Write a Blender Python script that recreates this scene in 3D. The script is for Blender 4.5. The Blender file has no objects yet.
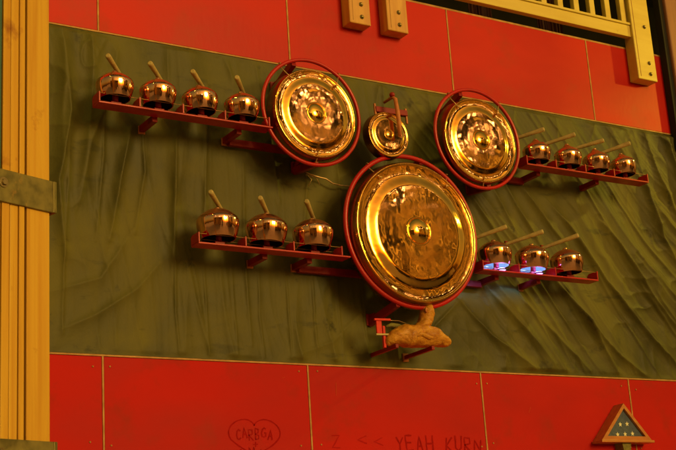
import bpy, bmesh, math, random
import numpy as np
from mathutils import Vector, Matrix
random.seed(7)
BULBS = [(8.75, -8.95, 8.5), (9.3, -9.1, 8.2), (10.3, -8.95, 7.35), (11.5, -9.0, 7.9), (12.3, -9.0, 8.35), (1.4, -7.6, 5.9), (6.6, -8.2, 6.9), (-1.5, -6.9, 6.6), (9.0, -9.3, 7.1)]  # most inferred from gong glints, some added only for pot highlights
rng = np.random.RandomState(11)
scene = bpy.context.scene
COL = scene.collection
PI = math.pi

# ------------------------------------------------------------------ materials
def newmat(name):
    m = bpy.data.materials.new(name); m.use_nodes = True
    nt = m.node_tree; nt.nodes.clear()
    out = nt.nodes.new('ShaderNodeOutputMaterial')
    b = nt.nodes.new('ShaderNodeBsdfPrincipled')
    nt.links.new(b.outputs[0], out.inputs[0])
    return m, nt, b

def mat(name, col, col2=None, rough=.6, rough2=None, metal=0., scale=(6, 6, 6), detail=5., lo=.35, hi=.65,
        bump=0., bscale=None, bdist=.01, coat=0., spots=None, spec=.5, distort=0., sheen=0., bdetail=4.):
    m, nt, b = newmat(name)
    N = nt.nodes; L = nt.links
    tc = N.new('ShaderNodeTexCoord')
    mp = N.new('ShaderNodeMapping'); mp.inputs['Scale'].default_value = scale
    L.new(tc.outputs['Object'], mp.inputs[0])
    oi = N.new('ShaderNodeObjectInfo')
    addv = N.new('ShaderNodeVectorMath'); addv.operation = 'ADD'
    mul = N.new('ShaderNodeVectorMath'); mul.operation = 'SCALE'; mul.inputs['Scale'].default_value = 31.
    comb = N.new('ShaderNodeCombineXYZ')
    for i in range(3): L.new(oi.outputs['Random'], comb.inputs[i])
    L.new(comb.outputs[0], mul.inputs[0]); L.new(mp.outputs[0], addv.inputs[0]); L.new(mul.outputs[0], addv.inputs[1])
    nz = N.new('ShaderNodeTexNoise'); nz.inputs['Detail'].default_value = detail; nz.inputs['Scale'].default_value = 1
    nz.inputs['Distortion'].default_value = distort
    L.new(addv.outputs[0], nz.inputs['Vector'])
    mr = N.new('ShaderNodeMapRange'); mr.inputs['From Min'].default_value = lo; mr.inputs['From Max'].default_value = hi
    L.new(nz.outputs['Fac'], mr.inputs[0])
    mx = N.new('ShaderNodeMix'); mx.data_type = 'RGBA'
    mx.inputs[6].default_value = (*col, 1); mx.inputs[7].default_value = (*(col2 or col), 1)
    L.new(mr.outputs[0], mx.inputs[0])
    cout = mx.outputs[2]
    if spots:
        (sc, slo, shi, scol) = spots
        n2 = N.new('ShaderNodeTexNoise'); n2.inputs['Scale'].default_value = sc; n2.inputs['Detail'].default_value = 6
        n2.inputs['Roughness'].default_value = .65
        L.new(tc.outputs['Object'], n2.inputs['Vector'])
        r2 = N.new('ShaderNodeMapRange'); r2.inputs['From Min'].default_value = slo; r2.inputs['From Max'].default_value = shi
        L.new(n2.outputs['Fac'], r2.inputs[0])
        m2 = N.new('ShaderNodeMix'); m2.data_type = 'RGBA'; m2.inputs[7].default_value = (*scol, 1)
        L.new(r2.outputs[0], m2.inputs[0]); L.new(cout, m2.inputs[6]); cout = m2.outputs[2]
    L.new(cout, b.inputs['Base Color'])
    b.inputs['Metallic'].default_value = metal
    b.inputs['Specular IOR Level'].default_value = spec
    if rough2 is None: b.inputs['Roughness'].default_value = rough
    else:
        r3 = N.new('ShaderNodeMapRange'); r3.inputs['To Min'].default_value = rough; r3.inputs['To Max'].default_value = rough2
        L.new(mr.outputs[0], r3.inputs[0]); L.new(r3.outputs[0], b.inputs['Roughness'])
    if coat: b.inputs['Coat Weight'].default_value = coat; b.inputs['Coat Roughness'].default_value = .15
    if sheen: b.inputs['Sheen Weight'].default_value = sheen
    if bump:
        nb = N.new('ShaderNodeTexNoise'); nb.inputs['Scale'].default_value = 1; nb.inputs['Detail'].default_value = bdetail
        mp2 = N.new('ShaderNodeMapping'); mp2.inputs['Scale'].default_value = bscale or scale
        L.new(tc.outputs['Object'], mp2.inputs[0]); L.new(mp2.outputs[0], nb.inputs['Vector'])
        bp = N.new('ShaderNodeBump'); bp.inputs['Strength'].default_value = bump; bp.inputs['Distance'].default_value = bdist
        L.new(nb.outputs['Fac'], bp.inputs['Height']); L.new(bp.outputs[0], b.inputs['Normal'])
    return m

M = {}
M['red'] = mat('red_painted_plywood', (.38, .0035, .004), (.48, .008, .006), spec=.15, rough=.55, rough2=.68, scale=(1.3, 1.3, 2.2), detail=7,
               bump=.25, bscale=(14, 14, 60), bdist=.002, spots=(3.0, .54, .74, (.30, .016, .008)))
M['red_upper'] = mat('red_upper_plywood', (.43, .005, .003), (.54, .012, .004), spec=.2, rough=.42, rough2=.55, scale=(1.1, 1.1, 2), detail=7,
               bump=.25, bscale=(40, 14, 14), bdist=.002, spots=(2.2, .54, .76, (.36, .026, .008)))
M['seam'] = mat('bare_wood_seam', (.50, .27, .09), (.34, .17, .05), rough=.7, scale=(20, 20, 20))
M['wood'] = mat('yellow_pine', (.66, .40, .042), (.54, .27, .024), spec=.3, rough=.5, rough2=.65, scale=(34, 34, 1.1), detail=6, lo=.3, hi=.7,
                bump=.3, bscale=(60, 60, 2), bdist=.003, distort=.9, spots=(5.5, .60, .74, (.30, .10, .015)), coat=.0)
M['rail'] = mat('yellow_lit_rail', (.68, .53, .12), (.60, .44, .08), rough=.5, scale=(2, 14, 14), detail=6,
                bump=.25, bscale=(30, 30, 8), bdist=.002, spots=(9, .68, .8, (.35, .2, .04)))  # yellow lamplight on the wood is put into this base colour
M['postwood'] = mat('block_wood', (.62, .33, .07), (.50, .22, .04), rough=.5, scale=(24, 24, 2.5), detail=6, distort=.5, bump=.2, bdist=.003, coat=.2)
M['strap'] = mat('galvanised_strap', (.14, .12, .04), (.24, .20, .065), rough=.42, rough2=.65, metal=.55, scale=(26, 26, 26), detail=8,
                 bump=.3, bscale=(60, 60, 60), bdist=.002, spots=(14, .6, .72, (.40, .24, .06)))
M['steel'] = mat('bolt_steel', (.38, .30, .14), (.26, .2, .09), rough=.35, metal=.8, scale=(60, 60, 60))
M['redmetal'] = mat('red_painted_steel', (.46, .008, .012), (.36, .006, .010), spec=.4, rough=.3, rough2=.45, scale=(9, 9, 9), coat=.15,
                    bump=.12, bscale=(40, 40, 40), bdist=.002, spots=(22, .68, .76, (.30, .06, .03)))
M['darkred'] = mat('dull_red_steel', (.26, .006, .009), (.19, .006, .008), spec=.3, rough=.45, scale=(9, 9, 9), coat=.15, spots=(22, .66, .76, (.20, .06, .03)))
M['endcap'] = mat('rusty_tube_end', (.50, .16, .05), (.40, .12, .04), rough=.55, scale=(40, 40, 40))
M['stick'] = mat('mallet_wood', (.44, .34, .15), (.34, .25, .10), rough=.55, scale=(30, 30, 30), bump=.1)
M['wire'] = mat('thin_wire', (.66, .42, .20), rough=.35, metal=.7)
M['black'] = mat('black_inside', (.012, .010, .008), rough=.6)
M['figure'] = mat('figure_paint', (.58, .27, .03), (.36, .13, .014), spec=.25, rough=.5, scale=(18, 18, 18), bump=.9, bscale=(38, 38, 60), bdist=.010,
                  coat=.05, spots=(26, .62, .74, (.42, .09, .02)))
M['figred'] = mat('bright_red_plate', (.66, .022, .012), (.5, .015, .01), rough=.4, scale=(30, 30, 30), spec=.3)
M['olivecloth'] = mat('mallet_felt', (.22, .20, .05), (.16, .14, .04), rough=.9, scale=(60, 60, 60), bump=.5)
M['graffiti'] = mat('dark_red_finger_marks', (.25, .002, .002), (.33, .004, .004), spec=.08, rough=.7, scale=(30, 30, 30))
M['scuff'] = mat('pale_scuff', (.44, .05, .02), rough=.8, spec=.1)
M['graffiti_faint'] = mat('faint_red_marks', (.31, .003, .003), (.37, .005, .005), spec=.1, rough=.7)
M['casewood'] = mat('case_wood', (.52, .20, .05), (.42, .14, .035), rough=.4, scale=(8, 40, 40), coat=.4, bump=.1)
M['navy'] = mat('navy_cloth', (.075, .10, .17), (.055, .075, .13), rough=.8, scale=(60, 60, 60), bump=.3)
M['cream'] = mat('cream_stars', (.75, .72, .55), rough=.7)
M['dark'] = mat('shade_black', (.010, .008, .007), (.016, .012, .010), rough=.9)  # near-black base paints in the shade of the loft and pole side
M['drape'] = mat('dull_maroon_cloth', (.075, .014, .012), (.04, .01, .01), rough=.85, scale=(10, 10, 2), bump=.3)
M['pole'] = mat('reddish_brown_pole', (.30, .12, .09), (.22, .09, .06), rough=.6, scale=(20, 20, 2), bump=.3)
M['teal'] = mat('teal_paint', (.04, .13, .10), (.03, .10, .09), rough=.6)
M['ground'] = mat('dusty_earth', (.56, .42, .32), (.48, .35, .26), rough=.95, scale=(.7, .7, .7), bump=.5, bscale=(9, 9, 9))
M['facade'] = mat('dark_timber_facade', (.05, .03, .012), (.03, .018, .010), rough=.8, scale=(8, 8, .6))
M['facadelight'] = mat('lit_orange_timber', (.80, .46, .12), (.70, .36, .08), rough=.7, scale=(8, 8, .6))  # brightened orange stands in for lit boards in the gong reflections
M['foliage'] = mat('dark_foliage', (.05, .06, .015), (.03, .04, .01), rough=.8, scale=(3, 3, 3))

def metal_mat(name, col, col2, rough, rough2, bump, bscale, bdist, tarn, bdetail=1.5):
    m = mat(name, col, col2, rough=rough, rough2=rough2, metal=1., scale=(9, 9, 9), detail=6, lo=.42, hi=.62,
            bump=bump, bscale=bscale, bdist=bdist, spots=tarn, bdetail=bdetail)
    return m
M['gold'] = metal_mat('hammered_gold_brass', (.90, .52, .14), (.82, .41, .09), .06, .12, .24, (9, 9, 9), .012, (8, .66, .76, (.66, .32, .08)), 1.9)
M['goldboss'] = metal_mat('brass_boss', (.95, .60, .17), (.88, .50, .11), .05, .09, .3, (24, 24, 24), .006, (20, .62, .7, (.6, .26, .06)))
M['goldback'] = metal_mat('brown_brass_lip', (.34, .17, .05), (.24, .12, .04), .25, .4, .3, (30, 30, 30), .004, None)
M['copper'] = metal_mat('polished_copper', (.97, .55, .38), (.92, .48, .31), .06, .11, .40, (38, 38, 5), .006, (30, .66, .74, (.5, .18, .08)))
def spun(m, rough):
    nt = m.node_tree; b = [n for n in nt.nodes if n.type == 'BSDF_PRINCIPLED'][0]
    tg = nt.nodes.new('ShaderNodeTangent'); tg.direction_type = 'RADIAL'; tg.axis = 'Z'
    nt.links.new(tg.outputs[0], b.inputs['Tangent']); b.inputs['Anisotropic'].default_value = .5; b.inputs['Anisotropic Rotation'].default_value = .25
    for l in list(b.inputs['Roughness'].links): nt.links.remove(l)
    b.inputs['Roughness'].default_value = rough
spun(M['copper'], .085)
M['coppertop'] = metal_mat('brushed_copper_crown', (.90, .46, .26), (.78, .34, .17), .26, .38, .5, (70, 70, 70), .004, (30, .60, .72, (.5, .18, .06)))
M['copperin'] = mat('shade_dark_inside', (.035, .030, .028), (.05, .04, .035), rough=.7)  # near-black base paints in the shade inside the pots

def emis(name, col, s):
    m, nt, b = newmat(name)
    b.inputs['Base Color'].default_value = (*col, 1)
    b.inputs['Emission Color'].default_value = (*col, 1); b.inputs['Emission Strength'].default_value = s
    return m
M['led'] = emis('violet_led', (.66, .30, 1.0), 5)
M['bulb'] = emis('warm_bulb', (1, .62, .45), 30)

# tarp: stretched waxed canvas, its broad mottling painting patchy shadow into the colour
def tarp_material():
    m = mat('olive_tarpaulin', (.044, .043, .011), (.118, .106, .020), spec=.3, rough=.52, rough2=.68, scale=(1.6, 1.6, 1.2), detail=7, lo=.35, hi=.65,
            bump=.45, bscale=(70, 70, 70), bdist=.0025, spots=(4.5, .62, .68, (.045, .043, .012)), sheen=.0, distort=1.2)
    nt = m.node_tree; N = nt.nodes; L = nt.links
    b = [n for n in N if n.type == 'BSDF_PRINCIPLED'][0]
    tc = [n for n in N if n.type == 'TEX_COORD'][0]
    # long damp stains, stretched along the folds, only in places
    mp = N.new('ShaderNodeMapping'); mp.inputs['Rotation'].default_value = (0, math.radians(-40), 0); mp.inputs['Scale'].default_value = (1.6, 1, 6)
    n1 = N.new('ShaderNodeTexNoise'); n1.inputs['Scale'].default_value = 1.6; n1.inputs['Detail'].default_value = 8; n1.inputs['Roughness'].default_value = .6
    L.new(tc.outputs['Object'], mp.inputs[0]); L.new(mp.outputs[0], n1.inputs['Vector'])
    r = N.new('ShaderNodeMapRange'); r.inputs['From Min'].default_value = .60; r.inputs['From Max'].default_value = .66; r.inputs['To Max'].default_value = .6
    L.new(n1.outputs['Fac'], r.inputs[0])
    mx = N.new('ShaderNodeMix'); mx.data_type = 'RGBA'; mx.inputs[7].default_value = (.040, .040, .012, 1)
    src = b.inputs['Base Color'].links[0].from_socket
    L.new(r.outputs[0], mx.inputs[0]); L.new(src, mx.inputs[6]); L.new(mx.outputs[2], b.inputs['Base Color'])
    return m
M['tarp'] = tarp_material()

# ------------------------------------------------------------------ mesh helpers
class MB:
    def __init__(s): s.bm = bmesh.new(); s.mi = 0
    def _faces(s, before):
        for f in s.bm.faces[before:] if False else [f for f in s.bm.faces if f.index == -1]: pass
    def box(s, c, size, rot=None, bevel=0.):
        r = bmesh.ops.create_cube(s.bm, size=1.)
        vs = r['verts']
        bmesh.ops.scale(s.bm, verts=vs, vec=Vector(size))
        if bevel:
            es = list({e for v in vs for e in v.link_edges})
            g = bmesh.ops.bevel(s.bm, geom=es, offset=bevel, segments=2, affect='EDGES', profile=.5)
            vs = list({v for f in g['faces'] for v in f.verts} | {v for v in vs if v.is_valid})
        if rot is not None: bmesh.ops.rotate(s.bm, verts=vs, matrix=rot, cent=(0, 0, 0))
        bmesh.ops.translate(s.bm, verts=vs, vec=Vector(c))
        return s
    def box2(s, a, b, bevel=0.):
        c = [(a[i] + b[i]) / 2 for i in range(3)]; z = [abs(a[i] - b[i]) for i in range(3)]
        return s.box(c, z, None, bevel)
    def bar(s, a, b, w, h, bevel=0., up=(0, 0, 1)):
        a = Vector(a); b = Vector(b); d = b - a; L = d.length; d.normalize()
        u = Vector(up)
        sx = d.cross(u)
        if sx.length < 1e-4: sx = d.cross(Vector((0, 1, 0)))
        sx.normalize(); uz = sx.cross(d)
        rot = Matrix((d, sx, uz)).transposed()
        return s.box((a + b) / 2, (L, w, h), rot, bevel)
    def tube(s, pts, r, n=10, closed=False, caps=True):
        pts = [Vector(p) for p in pts]; rs = r if isinstance(r, (list, tuple)) else [r] * len(pts)
        rings = []; prev = None; K = len(pts)
        for i, p in enumerate(pts):
            if closed: t = pts[(i + 1) % K] - pts[i - 1]
            else: t = pts[min(i + 1, K - 1)] - pts[max(i - 1, 0)]
            t.normalize()
            if prev is None:
                u = t.cross(Vector((0, 0, 1)))
                if u.length < .1: u = t.cross(Vector((0, 1, 0)))
            else: u = prev - t * prev.dot(t)
            u.normalize(); prev = u; w = t.cross(u)
            rings.append([s.bm.verts.new(p + (u * math.cos(a) + w * math.sin(a)) * rs[i]) for a in [2 * PI * k / n for k in range(n)]])
        m = K if closed else K - 1
        for i in range(m):
            A, B = rings[i], rings[(i + 1) % K]
            for k in range(n):
                f = s.bm.faces.new((A[k], A[(k + 1) % n], B[(k + 1) % n], B[k])); f.smooth = True
        if not closed and caps:
            s.bm.faces.new(rings[0][::-1]); s.bm.faces.new(rings[-1])
        return s
    def lathe(s, prof, n=64, axis='Z', c=(0, 0, 0)):
        # prof: (r, h); axis Z -> h up; axis Y -> h towards -Y (out of the wall)
        c = Vector(c); rings = []
        def P(r, h, a):
            if axis == 'Z': return c + Vector((r * math.cos(a), r * math.sin(a), h))
            return c + Vector((r * math.cos(a), -h, r * math.sin(a)))
        for r, h in prof:
            if r < 1e-6: rings.append([s.bm.verts.new(P(0, h, 0))])
            else: rings.append([s.bm.verts.new(P(r, h, 2 * PI * k / n)) for k in range(n)])
        for i in range(len(rings) - 1):
            A, B = rings[i], rings[i + 1]
            for k in range(n):
                k2 = (k + 1) % n
                if len(A) == 1 and len(B) == 1: continue
                if len(A) == 1: vs = (A[0], B[k2], B[k])
                elif len(B) == 1: vs = (A[k], A[k2], B[0])
                else: vs = (A[k], A[k2], B[k2], B[k])
                f = s.bm.faces.new(vs); f.smooth = True
        return s
    def prism(s, poly, y0, y1):
        # poly in XZ
        a = [s.bm.verts.new((x, y0, z)) for x, z in poly]; b = [s.bm.verts.new((x, y1, z)) for x, z in poly]
        s.bm.faces.new(a); s.bm.faces.new(b[::-1])
        for i in range(len(poly)):
            j = (i + 1) % len(poly); s.bm.faces.new((a[j], a[i], b[i], b[j]))
        return s
    def mesh(s, name):
        bmesh.ops.recalc_face_normals(s.bm, faces=s.bm.faces)
        me = bpy.data.meshes.new(name); s.bm.to_mesh(me); s.bm.free(); return me
    def build(s, name, m, parent=None, loc=None):
        me = s.mesh(name); me.materials.append(m)
        o = bpy.data.objects.new(name, me); COL.objects.link(o)
        if loc is not None:
            L = Vector(loc); me.transform(Matrix.Translation(-L)); o.location = L
        if parent is not None:
            o.parent = parent
            if loc is None: me.transform(Matrix.Translation(-wloc(parent)))
            else: o.location = Vector(loc) - wloc(parent)
        return o

def wloc(o):
    v = Vector(o.location)
    while o.parent: o = o.parent; v += Vector(o.location)
    return v

def tag(o, label, cat, group=None, kind=None):
    o['label'] = label; o['category'] = cat
    if group: o['group'] = group
    if kind: o['kind'] = kind
    return o

def empty(name, loc, label, cat, group=None, kind=None):
    o = bpy.data.objects.new(name, None); COL.objects.link(o); o.location = loc; o.empty_display_size = .1
    return tag(o, label, cat, group, kind)

def copy_thing(root, loc, label):
    r = root.copy(); COL.objects.link(r); r.location = loc; r['label'] = label
    for ch in list(root.children):
        c = ch.copy(); COL.objects.link(c); c.parent = r
        for g in list(ch.children):
            d = g.copy(); COL.objects.link(d); d.parent = c
    return r

# ------------------------------------------------------------------ wall
SX = [1.287, 2.509, 3.728, 4.950, 6.175, 7.05]
ZB, ZT, ZTOP = 2.798, 4.600, 5.216
wall = empty('plywood_wall', (4.2, 0, 0), 'tall red plywood wall of panels above and below the olive tarpaulin', 'wall')
MB().box2((1.25, .012, .3), (7.08, .09, ZTOP - .004)).build('backing', M['seam'], wall)
G = .0062
low_panels = []
for i in range(1, 5):
    MB().box2((SX[i] - .0048, -.0135, ZT + .0105), (SX[i] + .0048, .010, ZTOP)).build('seam_strip', M['seam'], wall)
    MB().box2((SX[i] - .0048, -.0135, .36), (SX[i] + .0048, .010, ZB - .0105)).build('seam_strip', M['seam'], wall)
for i in range(5):
    x0, x1 = SX[i] + G, SX[i + 1] - G
    p = MB().box2((x0, -.012, .36), (x1, .010, ZB - .012), .002).build('panel', M['red'], wall)
    low_panels.append(p)
    MB().box2((x0, -.012, ZT + .012), (x1, .010, ZTOP), .002).build('panel', M['red_upper'], wall)
    # nail heads
    nb = MB()
    for xx in (x0 + .05, x1 - .05):
        for zz in (ZB - .06, ZB - .45):
            nb.lathe([(.005, .001), (.005, .003), (0, .0035)], 8, 'Y', (xx + random.uniform(-.02, .02), -.0125, zz + random.uniform(-.02, .02)))
    nb.build('nail_head', M['seam'], wall)
MB().box2((1.25, -.0142, ZT + .001), (7.08, -.001, ZT + .010)).build('trim_strip', M['seam'], wall)
MB().box2((1.25, -.0142, ZB - .010), (7.08, -.001, ZB - .001)).build('trim_strip', M['seam'], wall)
MB().box2((1.25, -.010, ZTOP + .001), (7.08, .09, ZTOP + .014)).build('trim_strip', M['seam'], wall)
MB().box2((1.25, -.014, 0), (7.08, .012, .352)).build('skirting', M['seam'], wall)

# graffiti: finger-drawn letters
GL = {
 'A': [[(0, 0), (.5, 1), (1, 0)], [(.2, .4), (.8, .4)]], 'B': [[(0, 0), (0, 1), (.7, .9), (.7, .6), (0, .5), (.8, .4), (.8, .1), (0, 0)]],
 'C': [[(1, .85), (.6, 1), (.15, .8), (0, .45), (.15, .1), (.6, 0), (1, .15)]], 'E': [[(1, 1), (0, 1), (0, 0), (1, 0)], [(0, .5), (.8, .5)]],
 'G': [[(1, .85), (.6, 1), (.15, .8), (0, .45), (.15, .1), (.6, 0), (1, .1), (1, .45), (.6, .45)]],
 'H': [[(0, 0), (0, 1)], [(1, 0), (1, 1)], [(0, .5), (1, .5)]], 'I': [[(.5, 0), (.5, 1)]],
 'K': [[(0, 0), (0, 1)], [(.9, 1), (.05, .45), (1, 0)]], 'L': [[(0, 1), (0, 0), (.9, 0)]],
 'M': [[(0, 0), (.1, 1), (.5, .3), (.9, 1), (1, 0)]], 'N': [[(0, 0), (0, 1), (1, 0), (1, 1)]],
 'R': [[(0, 0), (0, 1), (.8, .95), (.85, .6), (0, .5), (1, 0)]], 'S': [[(1, .9), (.5, 1), (.05, .8), (.2, .55), (.8, .45), (.95, .2), (.5, 0), (0, .1)]],
 'U': [[(0, 1), (.05, .2), (.5, 0), (.95, .2), (1, 1)]], 'Y': [[(0, 1), (.5, .5), (1, 1)], [(.5, .5), (.45, 0)]],
 'Z': [[(0, 1), (1, 1), (0, 0), (1, 0)]], '<': [[(1, 1), (0, .5), (1, .1)]], '+': [[(.5, 0), (.5, 1)], [(0, .5), (1, .5)]],
}
def ribbon(mb, pts, w, y=-.0145):
    # flat ribbon stroke slightly proud of the panel
    P = []
    for (a, b) in zip(pts[:-1], pts[1:]):
        k = max(1, int((Vector(b) - Vector(a)).length / .02))
        for j in range(k): P.append(Vector(a).lerp(Vector(b), j / k))
    P.append(Vector(pts[-1]))
    L = []
    for i, p in enumerate(P):
        t = P[min(i + 1, len(P) - 1)] - P[max(i - 1, 0)]
        if t.length < 1e-6: t = Vector((1, 0))
        t.normalize(); nrm = Vector((-t.y, t.x)) * w / 2 * random.uniform(.6, 1.1)
        j = Vector((random.uniform(-1, 1), random.uniform(-1, 1))) * .0012
        L.append((mb.bm.verts.new((p.x + nrm.x + j.x, y, p.y + nrm.y + j.y)), mb.bm.verts.new((p.x - nrm.x + j.x, y, p.y - nrm.y + j.y))))
    for A, B in zip(L[:-1], L[1:]): mb.bm.faces.new((A[0], B[0], B[1], A[1]))
def write(mb, txt, x, z, h, w, gap, lw=.011, slope=0.):
    yy = -.0132
    jr = random.Random(3)
    for ch in txt:
        dz_ = jr.uniform(-.012, .010); hs = jr.uniform(.8, 1.12); sl_ = jr.uniform(-.12, .12)
        if ch != ' ':
            for st in GL[ch]:
                yy -= .00004
                ribbon(mb, [(x + a * w + sl_ * b * h, z + dz_ + b * h * hs) for a, b in st], lw, yy)
        x += w + gap
g = MB()
write(g, 'CARBGA', 3.262, 2.375, .055, .026, .012, .009)
write(g, '+', 3.36, 2.335, .03, .03, 0, .007)
write(g, 'LMI', 3.285, 2.27, .055, .035, .018, .010)
hp = []
for k in range(49):
    t = 2 * PI * k / 48
    hx = 16 * math.sin(t) ** 3 / 16.; hz = (14 * math.cos(t) - 3.4 * math.cos(2 * t) - 2 * math.cos(3 * t) - math.cos(4 * t)) / 17.
    hp.append((3.372 + hx * .158, 2.375 + hz * .125 + .012))
ribbon(g, hp, .008, -.0131)
g.build('graffiti', M['graffiti'], low_panels[1])
g = MB()
write(g, 'YEAH KURN', 4.295, 2.315, .085, .046, .0235, .011)
g.build('graffiti', M['graffiti'], low_panels[2])
g = MB()
write(g, 'Z', 3.86, 2.335, .07, .05, 0, .008); write(g, '<', 4.03, 2.355, .05, .06, 0, .008); write(g, '<', 4.14, 2.345, .05, .06, 0, .006)
g.build('graffiti', M['graffiti_faint'], low_panels[2])
jr = random.Random(9)
for pi, x, z, L_, a_ in ((2, 3.905, 2.62, .075, 1.50), (1, 3.56, 2.71, .02, .3), (3, 5.3, 2.55, .04, 1.1)):
    q = MB(); ribbon(q, [(x, z), (x + L_ * math.cos(a_), z + L_ * math.sin(a_))], .004, -.0133); q.build('scratch', M['scuff'], low_panels[pi])

# ------------------------------------------------------------------ tarpaulin
def vnoise(x, z, seed):
    r = np.random.RandomState(seed); T = r.rand(64, 64) * 2 - 1
    xi = np.floor(x).astype(int); zi = np.floor(z).astype(int); fx = x - xi; fz = z - zi
    fx = fx * fx * (3 - 2 * fx); fz = fz * fz * (3 - 2 * fz)
    a = T[xi % 64, zi % 64]; b = T[(xi + 1) % 64, zi % 64]; c = T[xi % 64, (zi + 1) % 64]; d = T[(xi + 1) % 64, (zi + 1) % 64]
    return (a * (1 - fx) + b * fx) * (1 - fz) + (c * (1 - fx) + d * fx) * fz
def ridge(x, z, pts, h, s, skew=1.6):
    best = np.full(x.shape, 9.); sgn = np.zeros(x.shape); taper = np.zeros(x.shape)
    L = [0]
    for a, b in zip(pts[:-1], pts[1:]): L.append(L[-1] + math.hypot(b[0] - a[0], b[1] - a[1]))
    for k, (a, b) in enumerate(zip(pts[:-1], pts[1:])):
        dx, dz = b[0] - a[0], b[1] - a[1]; l2 = dx * dx + dz * dz
        t = np.clip(((x - a[0]) * dx + (z - a[1]) * dz) / l2, 0, 1)
        px = x - a[0] - t * dx; pz = z - a[1] - t * dz; d = np.hypot(px, pz)
        up = d < best
        best = np.where(up, d, best); sgn = np.where(up, np.sign(dx * pz - dz * px), sgn)
        u = (L[k] + t * math.sqrt(l2)) / L[-1]
        taper = np.where(up, np.sin(PI * (.06 + .88 * u)) ** .6, taper)
    ss = np.where(sgn > 0, s, s * skew)
    return h * .8 * taper * np.exp(-np.abs(best / (ss * .8)) ** 1.15)
nx, nz = 900, 330
X, Z = np.meshgrid(np.linspace(1.9, 7.25, nx), np.linspace(ZB + .001, ZT - .001, nz))
right = 1 / (1 + np.exp(-(X - 4.9) / .35))
H = np.zeros_like(X)
# slack, crumpled cloth: vertical on the left, diagonal on the right
wx = X + .07 * vnoise(X * 1.4 + 9, Z * 1.6, 5); wz = Z + .12 * vnoise(X * 1.4, Z * 1.6 + 4, 6)
Lr = (1 - np.abs(vnoise(wx * 3.0, wz * .55, 1)))**2 * .034 + (1 - np.abs(vnoise(wx * 6.5 + wz * 1.3, wz * 1.2, 2))) ** 2 * .014
da = math.radians(-50)
wx2 = X + .35 * (wx - X); wz2 = Z + .35 * (wz - Z) + .10 * np.sin(X * 2.1 + .6)
u = wx2 * math.cos(da) + wz2 * math.sin(da); v = -wx2 * math.sin(da) + wz2 * math.cos(da)
Rr = (1 - np.abs(vnoise(u * .5, v * 4.2, 3))) ** 3 * .034 + (1 - np.abs(vnoise(u * 1.1, v * 9.5, 4))) ** 3 * .014
Lr = (1 - np.abs(vnoise(wx * 4.2, wz * .45, 1))) ** 3 * .016 * (.4 + np.clip(vnoise(X * .8 + 2, Z * 1.1, 21) + .5, 0, 1.4)) + (1 - np.abs(vnoise(wx * 9.5 + wz * 1.1, wz * .9, 2))) ** 3 * .003 + (1 - np.abs(vnoise(wx * 21, wz * 2.2, 12))) ** 4 * .0009
Rr = (1 - np.abs(vnoise(u * .5, v * 5.6, 3))) ** 4 * .019 + (1 - np.abs(vnoise(u * 1.0, v * 12.5, 4))) ** 4 * .006 + (1 - np.abs(vnoise(u * 2.2, v * 27, 13))) ** 4 * .0014
Rr = Rr * (.25 + 1.1 * np.clip(vnoise(X * 1.3 + 5, Z * 1.5, 33) + .55, 0, 1.3))
H += Lr * (1 - right) * 1.0 + Rr * right
H += (1 - np.abs(vnoise(wx * 9 + 3, wz * 7, 7))) ** 3 * .005 * (.5 + vnoise(X * .9, Z * .9, 8))
def R_(pts, h, s, k=1.6):
    global H
    H = H + ridge(X, Z, pts, h, s, k)
for pts, h, s in [
    ([(4.783, 3.28), (4.95, 3.12), (5.063, 3.019), (5.412, 2.80)], .022, .020),
    ([(5.56, 3.47), (5.679, 3.341), (5.903, 3.108), (6.114, 2.937), (6.363, 2.80)], .030, .018),
    ([(5.85, 3.70), (6.046, 3.456), (6.255, 3.243), (6.437, 3.067), (6.646, 2.90)], .034, .019),
    ([(6.10, 3.85), (6.338, 3.569), (6.487, 3.347), (6.688, 3.149), (6.9, 3.0)], .034, .020),
    ([(5.046, 3.337), (5.287, 3.094), (5.531, 2.86)], .020, .020), ([(5.259, 3.313), (5.555, 3.07), (5.85, 2.83)], .022, .020),
    ([(5.28, 4.05), (5.36, 3.90), (5.449, 3.761), (5.55, 3.62)], .022, .017), ([(5.17, 4.02), (5.274, 3.825), (5.34, 3.70)], .018, .016),
    ([(5.42, 4.05), (5.53, 3.90), (5.64, 3.76), (5.75, 3.66)], .022, .017), ([(5.0, 3.95), (5.12, 3.76), (5.22, 3.62)], .018, .016),
    ([(5.62, 3.98), (5.76, 3.82), (5.90, 3.66), (6.05, 3.50)], .020, .018),
    ([(6.62, 4.58), (6.70, 4.25), (6.82, 3.95), (7.0, 3.65)], .036, .022), ([(6.45, 4.56), (6.55, 4.1), (6.66, 3.8), (6.85, 3.5)], .028, .022),
    ([(6.80, 4.58), (6.90, 4.3), (7.05, 4.0)], .034, .02),
    ([(2.691, 4.085), (2.615, 3.758), (2.552, 3.416)], .030, .026), ([(2.286, 2.916), (2.475, 3.005), (2.7, 3.154), (2.848, 3.32)], .014, .028),
    ([(2.30, 4.5), (2.33, 4.1), (2.26, 3.7), (2.30, 3.3)], .036, .032), ([(2.62, 4.5), (2.55, 4.2), (2.45, 3.95), (2.38, 3.6)], .018, .03),
    ([(2.95, 4.0), (2.93, 3.6), (2.90, 3.2)], .012, .02), ([(2.2, 3.1), (2.5, 3.2), (2.7, 3.5)], .010, .025),
    ([(3.0, 3.35), (3.06, 3.05), (3.12, 2.82)], .010, .02), ([(3.6, 2.82), (3.9, 2.93), (4.15, 3.15)], .008, .02),
    ([(4.5, 2.9), (4.62, 3.05), (4.85, 3.25)], .010, .015), ([(4.0, 3.92), (4.1, 3.98), (4.3, 3.86)], .008, .015)]:
    R_(pts, h, s)
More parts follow.
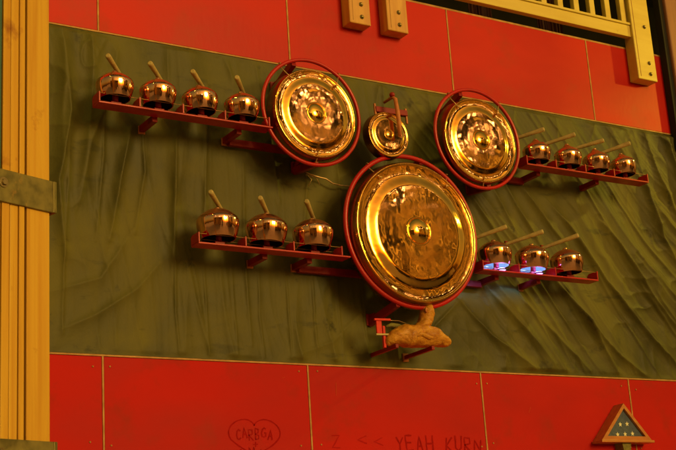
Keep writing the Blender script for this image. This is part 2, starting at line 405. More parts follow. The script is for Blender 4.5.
for k in range(9):
    xc = 2.93 + .172 * k
    R_([(xc, 3.33), (xc + random.uniform(-.01, .01), 3.05), (xc + .012, 2.80)], .0075, .006, 1.2)
for k in range(10):
    xc = 2.12 + .21 * k
    za = random.uniform(3.9, 4.5); zb_ = za - random.uniform(.5, 1.1)
    R_([(xc, za), (xc + random.uniform(-.04, .02), (za + zb_) / 2), (xc + random.uniform(-.07, .02), zb_)], .010, .012, 1.3)
for k in range(14):
    xc = 2.2 + .36 * k
    R_([(xc, 4.59), (xc + random.uniform(-.08, .08), 4.45 - random.uniform(0, .1))], .007, .02, 1.2)
edge = np.clip(np.minimum(ZT - Z, Z - ZB) / .035, 0, 1); edge = edge * edge * (3 - 2 * edge)
Y = -.011 - (H * 1.6 - .006) * (0.03 + .97 * edge)
verts = np.stack([X.ravel(), Y.ravel(), Z.ravel()], 1)
ii = np.arange(nx * nz).reshape(nz, nx)
faces = np.stack([ii[:-1, :-1].ravel(), ii[:-1, 1:].ravel(), ii[1:, 1:].ravel(), ii[1:, :-1].ravel()], 1)
me = bpy.data.meshes.new('tarpaulin'); me.from_pydata(verts.tolist(), [], faces.tolist())
me.polygons.foreach_set('use_smooth', [True] * len(me.polygons)); me.materials.append(M['tarp'])
tp = bpy.data.objects.new('tarpaulin', me); COL.objects.link(tp)
tag(tp, 'creased olive green tarpaulin stretched across the wall between the red panels', 'tarpaulin')

# ------------------------------------------------------------------ left timber column
gdir = Vector((.9459, .3245, 0)).normalized(); ndir = Vector((.3245, -.9459, 0)).normalized()
P0 = Vector((1.3453, -2.4890, 0))
ang = math.atan2(gdir.y, gdir.x)
rotc = Matrix.Rotation(ang, 3, 'Z')
col = empty('timber_column', P0 + gdir * -.1, 'yellow laminated timber column with steel straps at the left edge', 'column')
def slab(s0, s1, off0, off1, z0, z1, bev=.002):   # s along the face, off = behind the face
    mb = MB(); c = P0 + gdir * (s0 + s1) / 2 - ndir * (off0 + off1) / 2; c.z = (z0 + z1) / 2
    return mb.box(c, (abs(s1 - s0), abs(off1 - off0), z1 - z0), rotc, bev)
for s0, s1, o0 in [(-.1795, -.1515, .001), (-.1490, -.1190, .003), (-.1165, -.0965, .000), (-.0870, .0, .002)]:
    slab(s0, s1, o0, .16, 0, 7, .0025).build('board', M['wood'], col)
slab(-.0975, -.0860, .03, .15, 0, 7, 0).build('core', M['dark'], col)
for z0, z1 in ((2.7245, 2.828), (1.908, 2.0115)):
    s = slab(-.215, .012, -.007, .001, z0, z1, .002)
    c = P0 + gdir * .0135 - ndir * .08; c.z = (z0 + z1) / 2
    st = s.build('strap', M['strap'], col)
    MB().box(c, (.013, .178, z1 - z0), rotc, .002).build('strap_return', M['strap'], st)
    bm_ = MB()
    for sg in (-.1816,):
        q = P0 + gdir * sg + ndir * .007; q.z = (z0 + z1) / 2 + .009
        bm_.tube([q, q + ndir * .003], .0165, 20); bm_.tube([q + ndir * .003, q + ndir * .010], .0095, 6)
    bm_.build('bolt', M['steel'], st)
slab(-.260, -.1832, .004, .03, 0, 2.7235, .002).build('board', M['wood'], col)
# small teal board beyond the column, upper left
d = slab(-.260, -.1832, .004, .03, 2.829, 6.9, .002).build('teal_board', M['teal'])
tag(d, 'sliver of teal painted board behind the timber column at top left', 'board')

# ------------------------------------------------------------------ balcony railing
railing = empty('balcony_railing', (5.5, -.05, 5.2), 'yellow wooden balcony railing with square balusters above the red panels', 'railing')
def newel(x0, x1, zb, label=None):
    mb = MB()
    mb.box2((x0, -.105, zb), (x1, -.0135, 6.35), .006)
    o = mb.build('newel_post', M['postwood'] if x1 < 5 else M['rail'], railing)  # right post takes the lamplit yellow tone
    mb = MB()
    cx = (x0 + x1) / 2
    for k, zz in enumerate((zb + .05, zb + .135, zb + .42)):
        if x1 > 5 and k == 0: pass
        xx = cx + (.012 if x1 < 5 else .03)
        mb.lathe([(.0, 0), (.0145, .0), (.0145, .003), (.009, .004), (.009, .010), (.005, .013), (0, .0135)], 16, 'Y', (xx, -.1055, zz))
    mb.build('bolt', M['steel'], o)
    MB().box2((x0 + .024, -.1068, zb + .02), (x0 + .028, -.1045, 6.3)).build('groove', M['seam'], o)
newel(4.12, 4.275, 4.93); newel(4.403, 4.560, 4.93); newel(6.562, 6.748, 4.955)
def rails(x0, x1):
    MB().box2((x0, -.085, 5.283), (x1, -.040, 5.372), .004).build('bottom_rail', M['rail'], railing)
    MB().box2((x0, -.095, 5.3735), (x1, -.030, 5.392), .004).build('rail_cap', M['rail'], railing)
    MB().box2((x0, -.095, 6.18), (x1, -.030, 6.26), .006).build('top_rail', M['rail'], railing)
    n = int((x1 - x0) / .1505)
    for k in range(n):
        x = x1 - .045 - k * .1505
        if x < x0 + .03: break
        MB().box2((x - .024, -.082, 5.393), (x + .024, -.043, 6.178), .003).build('baluster', M['rail'], railing)
rails(4.562, 6.560); rails(2.6, 4.118)

# balcony behind: dark room
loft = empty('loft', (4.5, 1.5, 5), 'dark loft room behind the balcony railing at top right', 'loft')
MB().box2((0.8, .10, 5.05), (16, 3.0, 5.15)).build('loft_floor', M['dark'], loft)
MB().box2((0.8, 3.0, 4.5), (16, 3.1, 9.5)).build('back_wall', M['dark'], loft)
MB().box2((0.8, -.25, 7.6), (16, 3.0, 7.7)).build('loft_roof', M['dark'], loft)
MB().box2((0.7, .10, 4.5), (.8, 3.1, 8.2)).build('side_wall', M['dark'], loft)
dg = 'maroon cloths hanging in the dark loft'
for i, (x, y, w) in enumerate([(5.75, .55, .14), (6.28, .5, .12), (6.5, .62, .16), (6.0, .9, .2)]):
    mb = MB(); pr = []
    n = 24
    fr = [mb.bm.verts.new((x - w / 2 + w * k / n, y + .012 * math.sin(k * 1.7), 5.16)) for k in range(n + 1)]
    tr = [mb.bm.verts.new((x - w / 2 + w * k / n, y + .018 * math.sin(k * 1.3 + 1), 7.0)) for k in range(n + 1)]
    for k in range(n): mb.bm.faces.new((fr[k], fr[k + 1], tr[k + 1], tr[k])).smooth = True
    o = mb.build('hanging_cloth', M['drape'], None, (x, y, 5.16))
    sm = o.modifiers.new('thick', 'SOLIDIFY'); sm.thickness = .006
    tag(o, ['first maroon cloth glimpsed through the railing, nearest its middle', 'narrow maroon cloth second from the right end of the railing',
            'wide maroon cloth beside the right newel post in the loft', 'widest maroon cloth, deepest inside the dark loft'][i], 'cloth', dg)

# right reddish pole
pl = empty('porch_pole', (7.0, -.05, 0), 'reddish brown wooden pole cut by the upper right edge', 'pole')
MB().box2((6.948, -.10, 0), (7.13, -.016, 8), .010).build('shaft', M['pole'], pl)
MB().box2((6.905, -.075, 0), (6.946, -.016, 8), .003).build('shaded_edge', M['dark'], pl)  # near-black strip stands in for the pole's shaded left face

# ------------------------------------------------------------------ gongs
def gong(name, cx, out, cz, Rr, label, group, bf=1.35):
    root = empty(name, (cx, -out, cz), label, 'gong', group); Rr *= 1.035
    prof = []
    def face(r):
        # height of the face (towards the viewer) at radius fraction r
        h = 0.
        t = min(max((r - .66) / .18, 0), 1); h -= .040 * (t * t * (3 - 2 * t))
        t = min(max((r - .86) / .10, 0), 1); h += .008 * t * t
        t = min(max((r - .20) / .36, 0), 1); h += .002 * math.sin(PI * t)
        return h
    N = 90
    R0 = .172 * bf
    for k in range(N + 1):
        r = R0 + (.965 - R0) * k / N
        prof.append((r * Rr, face(r) * Rr + .052 * Rr * .5))
    hr = prof[-1][1]
    for a in range(1, 13):
        t = a / 12 * PI * 1.0
        prof.append(((.965 + .018 * (1 - math.cos(t))) * Rr, hr + .016 * Rr * math.sin(t)))
    mb = MB().lathe(prof, 160, 'Y', (cx, -out, cz))
    mb.build('disc', M['gold'], root)
    lip = [(1.0 * Rr, hr - .002), (1.02 * Rr, hr - .018), (1.055 * Rr, hr - .17 * Rr - .03), (1.045 * Rr, hr - .17 * Rr - .034), (1.0 * Rr, hr - .02), (.9 * Rr, hr - .022), (0, hr - .022)]
    MB().lathe(lip, 128, 'Y', (cx, -out, cz)).build('back_lip', M['goldback'], root)
    b = []
    h0 = prof[0][1]
    for k in range(9):     # groove ring around the boss
        t = k / 8; b.append(((.182 - .020 * t) * bf * Rr, h0 + .001 + .012 * Rr * math.sin(PI * t)))
    for k in range(1, 25):
        t = k / 24 * PI / 2; b.append((.160 * bf * Rr * math.cos(t), h0 - .004 + .085 * Rr * math.sin(t)))
    MB().lathe(b, 80, 'Y', (cx, -out, cz)).build('boss', M['goldboss'], root)
    return root
gg = 'brass gongs hung inside red hoops'
big = gong('gong', 4.339, .324, 3.542, .4077, 'largest hammered golden gong, low in the middle of the tarpaulin', gg, 1.15)
lg = gong('gong', 3.700, .311, 4.190, .257, 'golden gong hung in the upper left red hoop, left of the small gong', gg)
rg = gong('gong', 4.897, .299, 4.192, .2644, 'golden gong hung in the upper right red hoop, right of the small gong', gg)

def hoop(cx, out, cz, Rr, gcx, gout, gcz, gR, label, arms, tube=.0112):
    root = empty('gong_hoop', (cx, -out, cz), label, 'hoop', 'red steel hoops holding the gongs')
    MB().tube([(cx + (Rr - tube) * math.cos(a), -out, cz + (Rr - tube) * math.sin(a)) for a in [2 * PI * k / 128 for k in range(128)]], tube, 14, True).build('ring', M['redmetal'], root)
    for a in (128, 52, 270):
        a = math.radians(a)
        p1 = Vector((cx + (Rr - .01) * math.cos(a), -out, cz + (Rr - .01) * math.sin(a)))
        p0 = Vector((gcx + gR * .95 * math.cos(a), -gout - .004, gcz + gR * .95 * math.sin(a)))
        hg = MB().tube([p0 + (p0 - p1).normalized() * .012, p1], .0035, 6).build('hanger', M['wire'], root)
        MB().tube([p1 + Vector((0, -.016, .012)), p1 + Vector((0, .0, .022)), p1 + Vector((0, .016, .0))], .003, 6).build('clip', M['wire'], hg)
        MB().tube([p0 + Vector((-.012, -.006, 0)), p0 + Vector((.012, -.006, 0))], .004, 6).build('clip', M['wire'], hg)
    for (ax, az, bx, bz) in arms:
        mb = MB()
        mb.bar((ax, -.02, az), (bx, -(out - .005), bz), .03, .045, .003)
        o = mb.build('arm', M['darkred'], root)
        MB().box((ax, -.024, az + .02), (.05, .012, .07), None, .003).build('wall_plate', M['darkred'], o)
        MB().prism([(ax - .006, az + .024), (ax + .006, az + .024), (ax + .006, az + .05), (ax - .006, az + .05)], -.03, -.08).build('gusset', M['darkred'], o)
    return root
hoop(4.339, .27, 3.561, .474, 4.339, .324, 3.542, .4077, 'large red hoop round the biggest gong', [(4.16, 3.05, 4.20, 3.118), (4.46, 3.95, 4.45, 4.010)], .0140)
hoop(3.700, .27, 4.212, .3314, 3.700, .311, 4.190, .257, 'red hoop round the upper left gong, next to the row of four copper pots', [(3.712, 3.935, 3.712, 3.905), (3.60, 4.42, 3.60, 4.505)])
hoop(4.897, .27, 4.212, .3342, 4.897, .299, 4.192, .2644, 'red hoop round the upper right gong, close to the right rows of pots', [(4.99, 3.950, 4.955, 3.905), (4.80, 4.42, 4.80, 4.505)])

# small gong with its beater
sroot = gong('small_gong', 4.205, .30, 4.135, .135, 'smallest gong, hung alone under a red crossbar between the two upper hoops', gg)
gb = empty('gong_bracket', (4.29, -.2, 4.33), 'short red crossbar bracket that carries the smallest gong', 'bracket')
MB().bar((4.175, -.22, 4.318), (4.405, -.22, 4.322), .03, .036, .003).build('crossbar', M['darkred'], gb)
MB().bar((4.29, -.0, 4.32), (4.29, -.21, 4.32), .032, .032, .003).build('arm', M['darkred'], gb)
for x in (4.175, 4.400):
    MB().bar((x, -.22, 4.355), (x, -.225, 4.255), .012, .012, .002).build('hook', M['endcap'], gb)
bt = empty('gong_beater', (4.24, -.34, 4.37), 'thick curved beater hanging in front of the smallest gong', 'beater')
MB().tube([(4.240, -.23, 4.368), (4.243, -.315, 4.372), (4.247, -.338, 4.352), (4.252, -.342, 4.28), (4.256, -.344, 4.20), (4.256, -.342, 4.115)], [.008, .010, .012, .013, .0135, .011], 14).build('handle', M['endcap'], bt)
mb = MB(); mb.lathe([(0, -.016), (.012, -.012), (.017, -.004), (.017, .004), (.012, .012), (0, .016)], 16, 'Z', (4.240, -.318, 4.385))
mb.build('pivot', M['darkred'], bt)

# ------------------------------------------------------------------ pot racks
POTP = [(.80, 0), (.825, .05), (.885, .20), (.945, .40), (.985, .60), (1.0, .78), (.99, .90), (.93, .98)]
def pot_bell(R, Hh, label, group, loc):
    root = empty('copper_pot', loc, label, 'copper pot', group)
    cx, cy, cz = loc
    k = R
    side = [(r * k, z * k) for r, z in POTP]
    # smooth profile
    def smooth(p, n=3):
        for _ in range(n):
            q = [p[0]]
            for a, b in zip(p[:-1], p[1:]):
                q += [(a[0] * .75 + b[0] * .25, a[1] * .75 + b[1] * .25), (a[0] * .25 + b[0] * .75, a[1] * .25 + b[1] * .75)]
            q.append(p[-1]); p = q
        return p
    side = smooth(side)
    body = [((.775) * k, .012 * k), (.785 * k, 0)] + side
    MB().lathe(body, 96, 'Z', loc).build('bowl', M['copper'], root)
    inn = [(r - .006, z) for r, z in side if r > .01] + [(.6 * k, 1.12 * k), (.2 * k, 1.25 * k), (0, 1.28 * k)]
    inn[0] = (.78 * k, .004 * k)
    MB().lathe(inn, 64, 'Z', loc).build('inside', M['copperin'], root)
    s = Hh / R
    top = smooth([(.935 * k, .985 * k), (.90 * k, 1.03 * k), (.80 * k, 1.13 * k), (.62 * k, 1.27 * k), (.40 * k, 1.38 * k), (.20 * k, (s - .14) * k), (.14 * k, (s - .10) * k), (.13 * k, (s - .03) * k), (.09 * k, s * k), (0, s * k)], 2)
    MB().lathe(top, 72, 'Z', loc).build('crown', M['coppertop'], root)
    return root

def stick(cx, cz_top, out, sx, label, group, sc=1.0, tx=.082, tz=.082):
    b = Vector((cx - sx * .087 * sc, -(out - .115 * sc), cz_top + .024))
    t = Vector((cx + sx * tx * sc, -(out + .045 * sc), cz_top + tz))
    root = empty('mallet', b, label, 'mallet', group)
    d = (t - b).normalized()
    MB().tube([b - d * .02, b, b.lerp(t, .5), t - d * .012, t - d * .003, t], [.0105, .0115, .0130, .0150, .0140, .009], 14).build('handle', M['stick'], root)
    mb = MB(); mb.bar(b + Vector((0, .03, -.06)), b + Vector((0, .006, .02)), .022, .014, .002)
    mb.box(b + Vector((0, .05, -.055)), (.035, .05, .03), None, .003)
    mb.build('pivot', M['darkred'], root)
    return root

def rack(x0, x1, z, divs, endright, armx, barseg, label, tops):
    root = empty('pot_rack', ((x0 + x1) / 2, -.24, z), label, 'rack', 'red steel racks of copper pots')
    f = MB()
    f.box2((x0, -.292, z - .0045), (x1, -.200, z + .0045), .0015)
    f.build('floor_plate', M['redmetal'], root)
    MB().box2((x0 + .004, -.2045, z + .0055), (x1 - .004, -.1995, z + .034), .001).build('back_flange', M['darkred'], root)
    for i, x in enumerate(divs):
        h = .058
        mb = MB()
        prof = [(-.292, z + .006), (-.198, z + .006), (-.198, z + h * .80), (-.215, z + h), (-.292, z + h)]
        a = [mb.bm.verts.new((x - .0035, y, zz)) for y, zz in prof]; b = [mb.bm.verts.new((x + .0035, y, zz)) for y, zz in prof]
        mb.bm.faces.new(a); mb.bm.faces.new(b[::-1])
        for k in range(5): mb.bm.faces.new((a[(k + 1) % 5], a[k], b[k], b[(k + 1) % 5]))
        mb.build('divider', M['redmetal'], root)
    for a, b in zip(divs[:-1], divs[1:]):
        MB().tube([(a, -.286, z + .052), (b, -.286, z + .052)], .0018, 6).build('support_wire', M['wire'], root)
        MB().tube([(a, -.205, z + .045), (b, -.205, z + .045)], .0018, 6).build('support_wire', M['wire'], root)
    for (cx, cw) in tops:
        sol = MB()
        sol.box((cx, -.240, z + .015), (cw * .5, .05, .020), None, .004)
        sc_ = sol.build('striker_coil', M['darkred'], root)
        MB().lathe([(0, 0), (.016, 0), (.016, .05), (0, .05)], 14, 'Z', (cx, -.25, z + .03)).build('plunger', M['darkred'], sc_)
    for x in armx:
        o = MB().bar((x, -.022, z - .012), (x, -.1985, z - .012), .032, .036, .002).build('arm', M['darkred'], root)
        MB().box((x, -.018, z - .016), (.040, .012, .046), None, .002).build('end_plate', M['endcap'], o)
    for a, b in barseg:
        MB().bar((a, -.045, z - .026), (b, -.045, z - .026), .032, .040, .002).build('wall_bar', M['darkred'], root)
    return root

ot = .245
gP = 'copper pots hung upside down on the red racks'; gM = 'wooden mallets over the copper pots'
ordn = {4: ['first', 'second', 'third', 'fourth'], 3: ['first', 'second', 'third']}
def make_row(xs, R, Hh, zc, sx, rowname, z, label, x0, x1, divs, armx, bars, tx=.082, tz=.082):
    root = rack(x0, x1, z, divs, sx > 0, armx, bars, label, [(x, .12) for x in xs])
    n = len(xs)
    first = ms = None
    for i, x in enumerate(xs):
        lab = '%s copper pot from the left on the %s rack' % (ordn[n][i], rowname)
        if rowname == 'lower right' and i < 2:
            lab = ['copper pot lit blue-violet from inside, right beside the big hoop', 'copper pot lit blue-violet from inside, in the middle of the lower right rack'][i]
        ml = 'wooden mallet over the %s copper pot from the left on the %s rack' % (ordn[n][i], rowname)
        loc = (x, -ot, zc)
        if first is None:
            first = pot_bell(R, Hh, lab, gP, loc); ms = stick(x, zc + Hh, ot, sx, ml, gM, 1., tx, tz)
            mb0 = Vector(ms.location); x00 = x
        else:
            c = copy_thing(first, loc, lab); c.rotation_euler = (random.uniform(-.05, .05), random.uniform(-.05, .05), random.uniform(-3, 3))
            k_ = copy_thing(ms, mb0 + Vector((x - x00, 0, 0)), ml); k_.rotation_euler = (random.uniform(-.06, .06), random.uniform(-.05, .05), random.uniform(-.08, .08))
make_row([2.503, 2.749, 3.004, 3.258], .1015, .162, 4.116, -1, 'upper left', 4.072, 'upper left red rack carrying four copper pots beside the left hoop',
         2.395, 3.425, [2.399, 2.626, 2.877, 3.130, 3.405], [2.75, 3.26], [(3.27, 3.86)], .056, .062)
make_row([3.080, 3.372, 3.672], .117, .178, 3.402, -1, 'lower left', 3.360, 'lower left red rack carrying three copper pots beside the big hoop',
         2.940, 3.885, [2.944, 3.222, 3.520, 3.830], [3.386, 3.67], [(3.68, 4.12)], .060, .070)
make_row([5.392, 5.655, 5.905, 6.150], .091, .156, 4.130, 1, 'upper right', 4.086, 'upper right red rack carrying four copper pots beside the right hoop',
         5.262, 6.320, [5.266, 5.508, 5.760, 6.012, 6.316], [5.43, 5.937], [(4.95, 5.42)], .050, .060)
make_row([4.962, 5.253, 5.546], .107, .165, 3.404, 1, 'lower right', 3.362, 'lower right red rack carrying three copper pots, two of them lit blue-violet',
         4.825, 5.752, [4.829, 5.108, 5.400, 5.748], [5.000, 5.332], [(4.60, 4.99)])

# LED lamps under the two lit pots
for i, x in enumerate((4.962, 5.253)):
    o = MB().lathe([(0, -.003), (.024, -.002), (.029, .003), (.024, .008), (0, .010)], 24, 'Z', (x + .012, -.283, 3.3705)).build('led_lamp', M['led'])
    tag(o, ['violet lamp glowing under the pot beside the big hoop', 'violet lamp glowing under the middle pot of the lower right rack'][i], 'lamp', 'violet lamps under the pots')
    MB().lathe([(.029, -.004), (.034, -.004), (.034, .004), (.030, .005)], 24, 'Z', (x + .012, -.283, 3.3705)).build('housing', M['black'], o)
    MB().tube([(x + .045, -.283, 3.371), (x + .06, -.25, 3.370), (x + .07, -.215, 3.385), (x + .065, -.19, 3.36)], .0025, 6).build('cable', M['black'], o)
    L = bpy.data.lights.new('led_light', 'POINT'); L.energy = 9.0; L.color = (.20, .42, 1.); L.shadow_soft_size = .02
    lo = bpy.data.objects.new('led_light', L); COL.objects.link(lo); lo.location = (x, -.27, 3.455)
    L2 = bpy.data.lights.new('led_light', 'POINT'); L2.energy = .16; L2.color = (.5, .15, 1.); L2.shadow_soft_size = .02
    lo = bpy.data.objects.new('led_light', L2); COL.objects.link(lo); lo.location = (x + .012, -.300, 3.400)

# ------------------------------------------------------------------ figure below the big gong
fg = empty('carved_figure', (4.32, -.25, 2.90), 'lumpy orange-yellow figure with a long body and upright pointed head below the big gong', 'figure')
def skin(name, pts, edges, m, parent, lv=2):
    me = bpy.data.meshes.new(name); me.from_pydata([p[:3] for p in pts], edges, [])
    o = bpy.data.objects.new(name, me); COL.objects.link(o)
    sk = o.modifiers.new('skin', 'SKIN')
    me.skin_vertices or None
    pts = [(a, b, c, d * 1.28, e * 1.22) for a, b, c, d, e in pts]
    for i, p in enumerate(pts): me.skin_vertices[0].data[i].radius = (p[3], p[4])
    me.skin_vertices[0].data[3].use_root = True
    s = o.modifiers.new('sub', 'SUBSURF'); s.levels = lv; s.render_levels = lv
    t = bpy.data.textures.new('lump', 'CLOUDS'); t.noise_scale = .045
    dm = o.modifiers.new('disp', 'DISPLACE'); dm.texture = t; dm.strength = .018; dm.mid_level = .5
    bpy.context.view_layer.update()
    dg = bpy.context.evaluated_depsgraph_get()
    m2 = bpy.data.meshes.new_from_object(o.evaluated_get(dg))
    o.modifiers.clear(); o.data = m2; m2.materials.clear(); m2.materials.append(m)
    m2.polygons.foreach_set('use_smooth', [True] * len(m2.polygons))
    o.parent = parent; o.location = -wloc(parent)
    return o
y = -.25
pts = [(4.105, y + .01, 2.885, .022, .018), (4.16, y, 2.918, .045, .04), (4.235, y, 2.932, .06, .054), (4.32, y, 2.936, .065, .058), (4.395, y, 2.938, .062, .055),
       (4.465, y - .005, 2.928, .052, .045), (4.515, y - .015, 2.910, .036, .030), (4.548, y - .02, 2.898, .014, .013),
       (4.378, y - .01, 2.995, .040, .038), (4.392, y - .015, 3.045, .036, .035), (4.405, y - .02, 3.085, .040, .037), (4.410, y - .02, 3.118, .024, .022), (4.408, y - .022, 3.140, .008, .008)]
ed = [(i, i + 1) for i in range(7)] + [(4, 8), (8, 9), (9, 10), (10, 11), (11, 12)]
skin('body', pts, ed, M['figure'], fg, 3)
MB().tube([(4.372, y - .052, 3.095), (4.369, y - .048, 3.08), (4.374, y - .052, 3.065)], .006, 8).build('ear', M['endcap'], fg)
MB().tube([(4.25, y - .058, 2.905), (4.30, y - .075, 2.935), (4.37, y - .066, 2.915), (4.42, y - .055, 2.93)], [.006, .015, .014, .006], 8).build('fold', M['figure'], fg)
fb = empty('figure_bracket', (4.2, -.15, 2.86), 'red pronged bracket holding up the orange-yellow figure', 'bracket')
for x in (4.15, 4.40):
    o = MB().bar((x, -.02, 2.858), (x, -.30, 2.862), .020, .022, .002).build('prong', M['darkred'], fb)
    MB().box((x, -.016, 2.858), (.04, .010, .05), None, .002).build('end_plate', M['endcap'], o)
MB().bar((4.105, -.24, 2.86), (4.105, -.24, 2.985), .016, .016, .002).build('upright', M['figred'], fb)
MB().box((4.072, -.245, 2.975), (.036, .012, .075), None, .003).build('red_plate', M['figred'], fb)
MB().bar((4.04, -.25, 3.018), (4.15, -.25, 3.022), .012, .012, .001).build('top_pin', M['figred'], fb)
MB().bar((4.045, -.252, 2.932), (4.14, -.252, 2.936), .008, .010, .001).build('lower_pin', M['stick'], fb)
w = MB()
w.tube([(4.12, -.24, 3.02), (4.25, -.19, 3.035), (4.34, -.17, 3.02)], .0022, 6)
w.tube([(4.12, -.24, 2.935), (4.22, -.19, 2.965), (4.30, -.15, 3.0), (4.46, -.14, 3.01)], .0022, 6)
w.build('wire', M['wire'], fb)
mb = MB(); mb.tube([(4.17, -.17, 3.0), (4.21, -.17, 3.012), (4.26, -.17, 3.010), (4.32, -.17, 3.0)], [.006, .014, .012, .003], 12)
tag(mb.build('striker_pad', M['olivecloth'], None, (4.24, -.17, 3.0)), 'small olive striker pad on wires behind the orange-yellow figure', 'striker')

# loose wire on the tarp between the left hoop and big hoop
mb = MB()
mb.tube([(3.765, -.05, 3.925), (3.83, -.06, 3.905), (3.894, -.07, 3.893), (3.94, -.065, 3.872), (4.00, -.06, 3.868), (4.14, -.06, 3.872)], .0045, 8)
mb.tube([(3.765, -.05, 3.925), (3.80, -.06, 3.88), (3.78, -.05, 3.84)], .002, 6)
mb.tube([(3.77, -.05, 3.91), (3.84, -.05, 3.90), (3.86, -.05, 3.86)], .002, 6)
tag(mb.build('loose_cable', M['wire'], None, (3.95, -.06, 3.88)), 'thin pale cable hanging on the tarpaulin between the left hoop and the big hoop', 'cable')

# ------------------------------------------------------------------ triangular flag case on a ledge
fc = empty('flag_case', (6.02, -.06, 2.375), 'triangular wooden display case with a starred navy flag on a ledge at lower right', 'flag case')
A, B, C = Vector((5.802, 2.377)), Vector((6.232, 2.377)), Vector((6.022, 2.612))
def inset(pts, ds):
    n = len(pts); c = sum(pts, Vector((0, 0))) / n; L = []
    for i in range(n):
        p, q = pts[i], pts[(i + 1) % n]; d = (q - p).normalized(); nn = Vector((-d.y, d.x))
        if (c - p).dot(nn) < 0: nn = -nn
        L.append((p + nn * ds[i], d))
    out = []
    for i in range(n):
        (p, d), (q, e) = L[i - 1], L[i]
        den = d.x * e.y - d.y * e.x; t = ((q.x - p.x) * e.y - (q.y - p.y) * e.x) / den
        out.append(p + d * t)
    return out
outer = [A, B, C]; inner = inset(outer, (.024, .021, .021))
for i in range(3):
    j = (i + 1) % 3
    MB().prism([tuple(outer[i]), tuple(outer[j]), tuple(inner[j]), tuple(inner[i])], -.100, -.014).build('frame_side', M['casewood'], fc)
cl = MB().prism([tuple(p) for p in inset(outer, (.0245, .0215, .0215))], -.082, -.03).build('flag', M['navy'], fc)
st = MB()
for (sx_, sz_) in ((5.988, 2.478), (6.048, 2.482), (5.955, 2.413), (6.020, 2.416), (6.085, 2.420)):
    st.prism([(sx_ + (.017 if k % 2 == 0 else .0072) * math.sin(PI * k / 5), sz_ + (.017 if k % 2 == 0 else .0072) * math.cos(PI * k / 5)) for k in range(10)], -.0838, -.0822)
st.build('star', M['cream'], cl)
lg_ = empty('ledge', (6.02, -.06, 2.36), 'small wooden ledge with a bracket under the triangular flag case', 'shelf')
MB().box2((5.79, -.112, 2.360), (6.245, -.0135, 2.3755), .003).build('board', M['casewood'], lg_)
MB().prism([(5.985, 2.359), (6.060, 2.359), (6.045, 2.25), (6.0, 2.25)], -.085, -.0135).build('bracket', M['olivecloth'], lg_)

# ------------------------------------------------------------------ unseen yard: sheds and some bulbs added for reflections in the metal
mb = MB(); mb.box2((-120, -120, -.2), (120, 120, 0))
o = mb.build('ground', M['ground']); o['kind'] = 'structure'
def shed(x0, x1, y, h, label, cat='building', back=True):  # unseen sheds added to shape dark and golden reflections in the gongs
    r = empty('reflection_shed', ((x0 + x1) / 2, y - 2, 0), label, cat)
    MB().box2((x0, y - 4, 0), (x1, y, h if back else 3.6)).build('wall', M['facade'], r)
    x = x0 + .3; rr = random.Random(5)
    while x < x1 - 1.2:
        w_ = rr.choice((.25, .5, .9, 1.2)); MB().box2((x, y + .01, rr.choice((0, 0, 2.8, 5.6))), (x + w_, y + .12, h - rr.choice((.1, .1, 2.4, 4.5)))).build('board', M['facadelight'] if back or rr.random() < .2 else M['facade'], r)
        x += w_ + rr.choice((.3, .7, 1.2) if back else (.15, .3, .5))
    for z in (2.6, 5.4, h * .62, h - .3):
        MB().box2((x0, y + .13, z), (x1, y + .2, z + .2)).build('beam', M['facadelight'], r)
    MB().box2((x0 - .3, y - 4.2, h), (x1 + .3, y + .7, h + .15)).build('roof', M['facade'], r)
shed(-14, 1.5, -17, 7.5, 'unseen dark timber shed added for reflections, across the yard on the left')
shed(11.5, 32, -17, 13.0, 'unseen dark timber shed added for reflections, across the yard on the right', back=False)

for i, (x, y, z) in enumerate(BULBS):
    r = empty('hanging_lamp', (x, y, z), 'unseen warm bulb on a cord behind the viewer, set for glints in the metal', 'hanging lamp', 'bare bulbs strung over the yard')
    MB().lathe([(0, -.06), (.035, -.05), (.06, -.018), (.06, .018), (.03, .06), (.03, .12), (0, .12)], 20, 'Z', (x, y, z)).build('bulb', M['bulb'], r)
    MB().tube([(x, y, z + .12), (x, y, z + .25)], .035, 10).build('socket', M['black'], r)
    MB().tube([(x, y, z + .25), (x, y, 11)], .008, 6).build('cord', M['black'], r)
# yellow lamp under the eaves beyond the right end of the wall
r = empty('eaves_lamp', (9.2, -1.7, 5.6), 'yellow lamp in a black shade beyond the right end of the wall', 'lamp')
MB().lathe([(.03, .16), (.05, .15), (.10, 0), (.105, 0), (.06, .17), (.03, .175)], 28, 'Z', (9.2, -1.7, 5.6)).build('shade', M['black'], r)
MB().tube([(9.2, -1.7, 5.77), (9.2, -1.7, 9.0)], .012, 8).build('stem', M['black'], r)
r = empty('eaves_lamp', (1.62, -.95, 6.05), 'yellow lamp in a black shade high behind the timber column', 'lamp')
MB().lathe([(.03, .16), (.05, .15), (.10, 0), (.105, 0), (.06, .17), (.03, .175)], 28, 'Z', (1.62, -.95, 6.05)).build('shade', M['black'], r)
MB().tube([(1.62, -.95, 6.22), (1.62, -.95, 9.0)], .012, 8).build('stem', M['black'], r)
L = bpy.data.lights.new('eaves_light', 'POINT'); L.energy = 26; L.color = (1, .74, .06); L.shadow_soft_size = .07
lo = bpy.data.objects.new('eaves_light', L); COL.objects.link(lo); lo.location = (1.62, -.95, 5.98)
L = bpy.data.lights.new('eaves_light', 'POINT'); L.energy = 220; L.color = (1, .74, .06); L.shadow_soft_size = .07
lo = bpy.data.objects.new('eaves_light', L); COL.objects.link(lo); lo.location = (9.2, -1.7, 5.54)

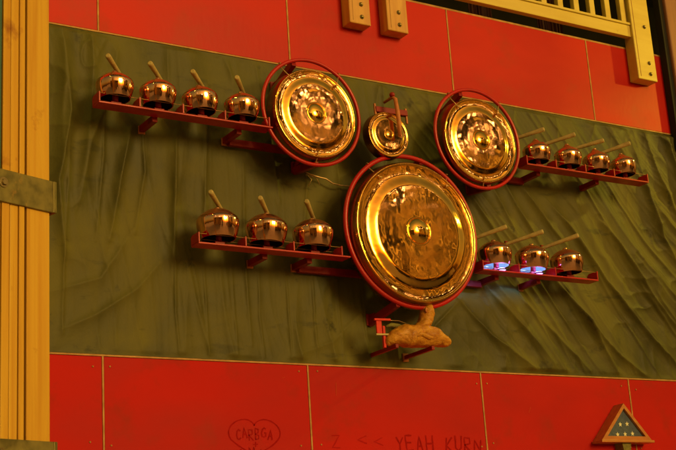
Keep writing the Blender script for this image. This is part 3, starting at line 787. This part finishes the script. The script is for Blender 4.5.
# ------------------------------------------------------------------ light
world = bpy.data.worlds.new('World'); scene.world = world; world.use_nodes = True
nt = world.node_tree; nt.nodes.clear()
sun_az = math.radians(13); sun_el = math.radians(14)      # azimuth to the right of straight out of the wall
sd = Vector((math.sin(sun_az) * math.cos(sun_el), -math.cos(sun_az) * math.cos(sun_el), math.sin(sun_el)))
sky = nt.nodes.new('ShaderNodeTexSky'); sky.sky_type = 'NISHITA'; sky.sun_disc = False
sky.sun_elevation = sun_el; sky.sun_rotation = math.atan2(sd.x, sd.y)
sky.dust_density = 4.; sky.air_density = 2.; sky.ozone_density = 1.
tint = nt.nodes.new('ShaderNodeMix'); tint.data_type = 'RGBA'; tint.blend_type = 'MULTIPLY'; tint.inputs[0].default_value = 1
tint.inputs[7].default_value = (1., .66, .20, 1)
bg = nt.nodes.new('ShaderNodeBackground'); bg.inputs['Strength'].default_value = .10
wo = nt.nodes.new('ShaderNodeOutputWorld')
nt.links.new(sky.outputs[0], tint.inputs[6]); nt.links.new(tint.outputs[2], bg.inputs[0]); nt.links.new(bg.outputs[0], wo.inputs[0])
S = bpy.data.lights.new('sun', 'SUN'); S.energy = 1.35; S.angle = math.radians(17); S.color = (1, .78, .24)
so = bpy.data.objects.new('sun', S); COL.objects.link(so); so.location = sd * 30
so.rotation_euler = (-sd).to_track_quat('-Z', 'Y').to_euler()

# ------------------------------------------------------------------ camera
cam = bpy.data.cameras.new('camera'); co = bpy.data.objects.new('camera', cam); COL.objects.link(co)
cam.sensor_width = 36; cam.lens = 1306.79 / 676 * 36; cam.clip_end = 500
Rm = Matrix(((.8504713937959506, -.09348451277868856, -.5176476158597701), (-.5222175637986585, -.26818356300939294, -.8095470292649964),
             (-.06314447240231778, .9588212671828459, -.2769017031419539)))
mw = Rm.to_4x4(); mw.translation = Vector((0, -6.256, 1.5)); co.matrix_world = mw
scene.camera = co

scene.render.engine = 'CYCLES'
scene.cycles.use_denoising = True
scene.cycles.max_bounces = 6
scene.cycles.sample_clamp_indirect = 6
vs = scene.view_settings
vs.view_transform = 'Standard'; vs.look = 'None'; vs.gamma = 1; vs.exposure = 0; vs.use_curve_mapping = False
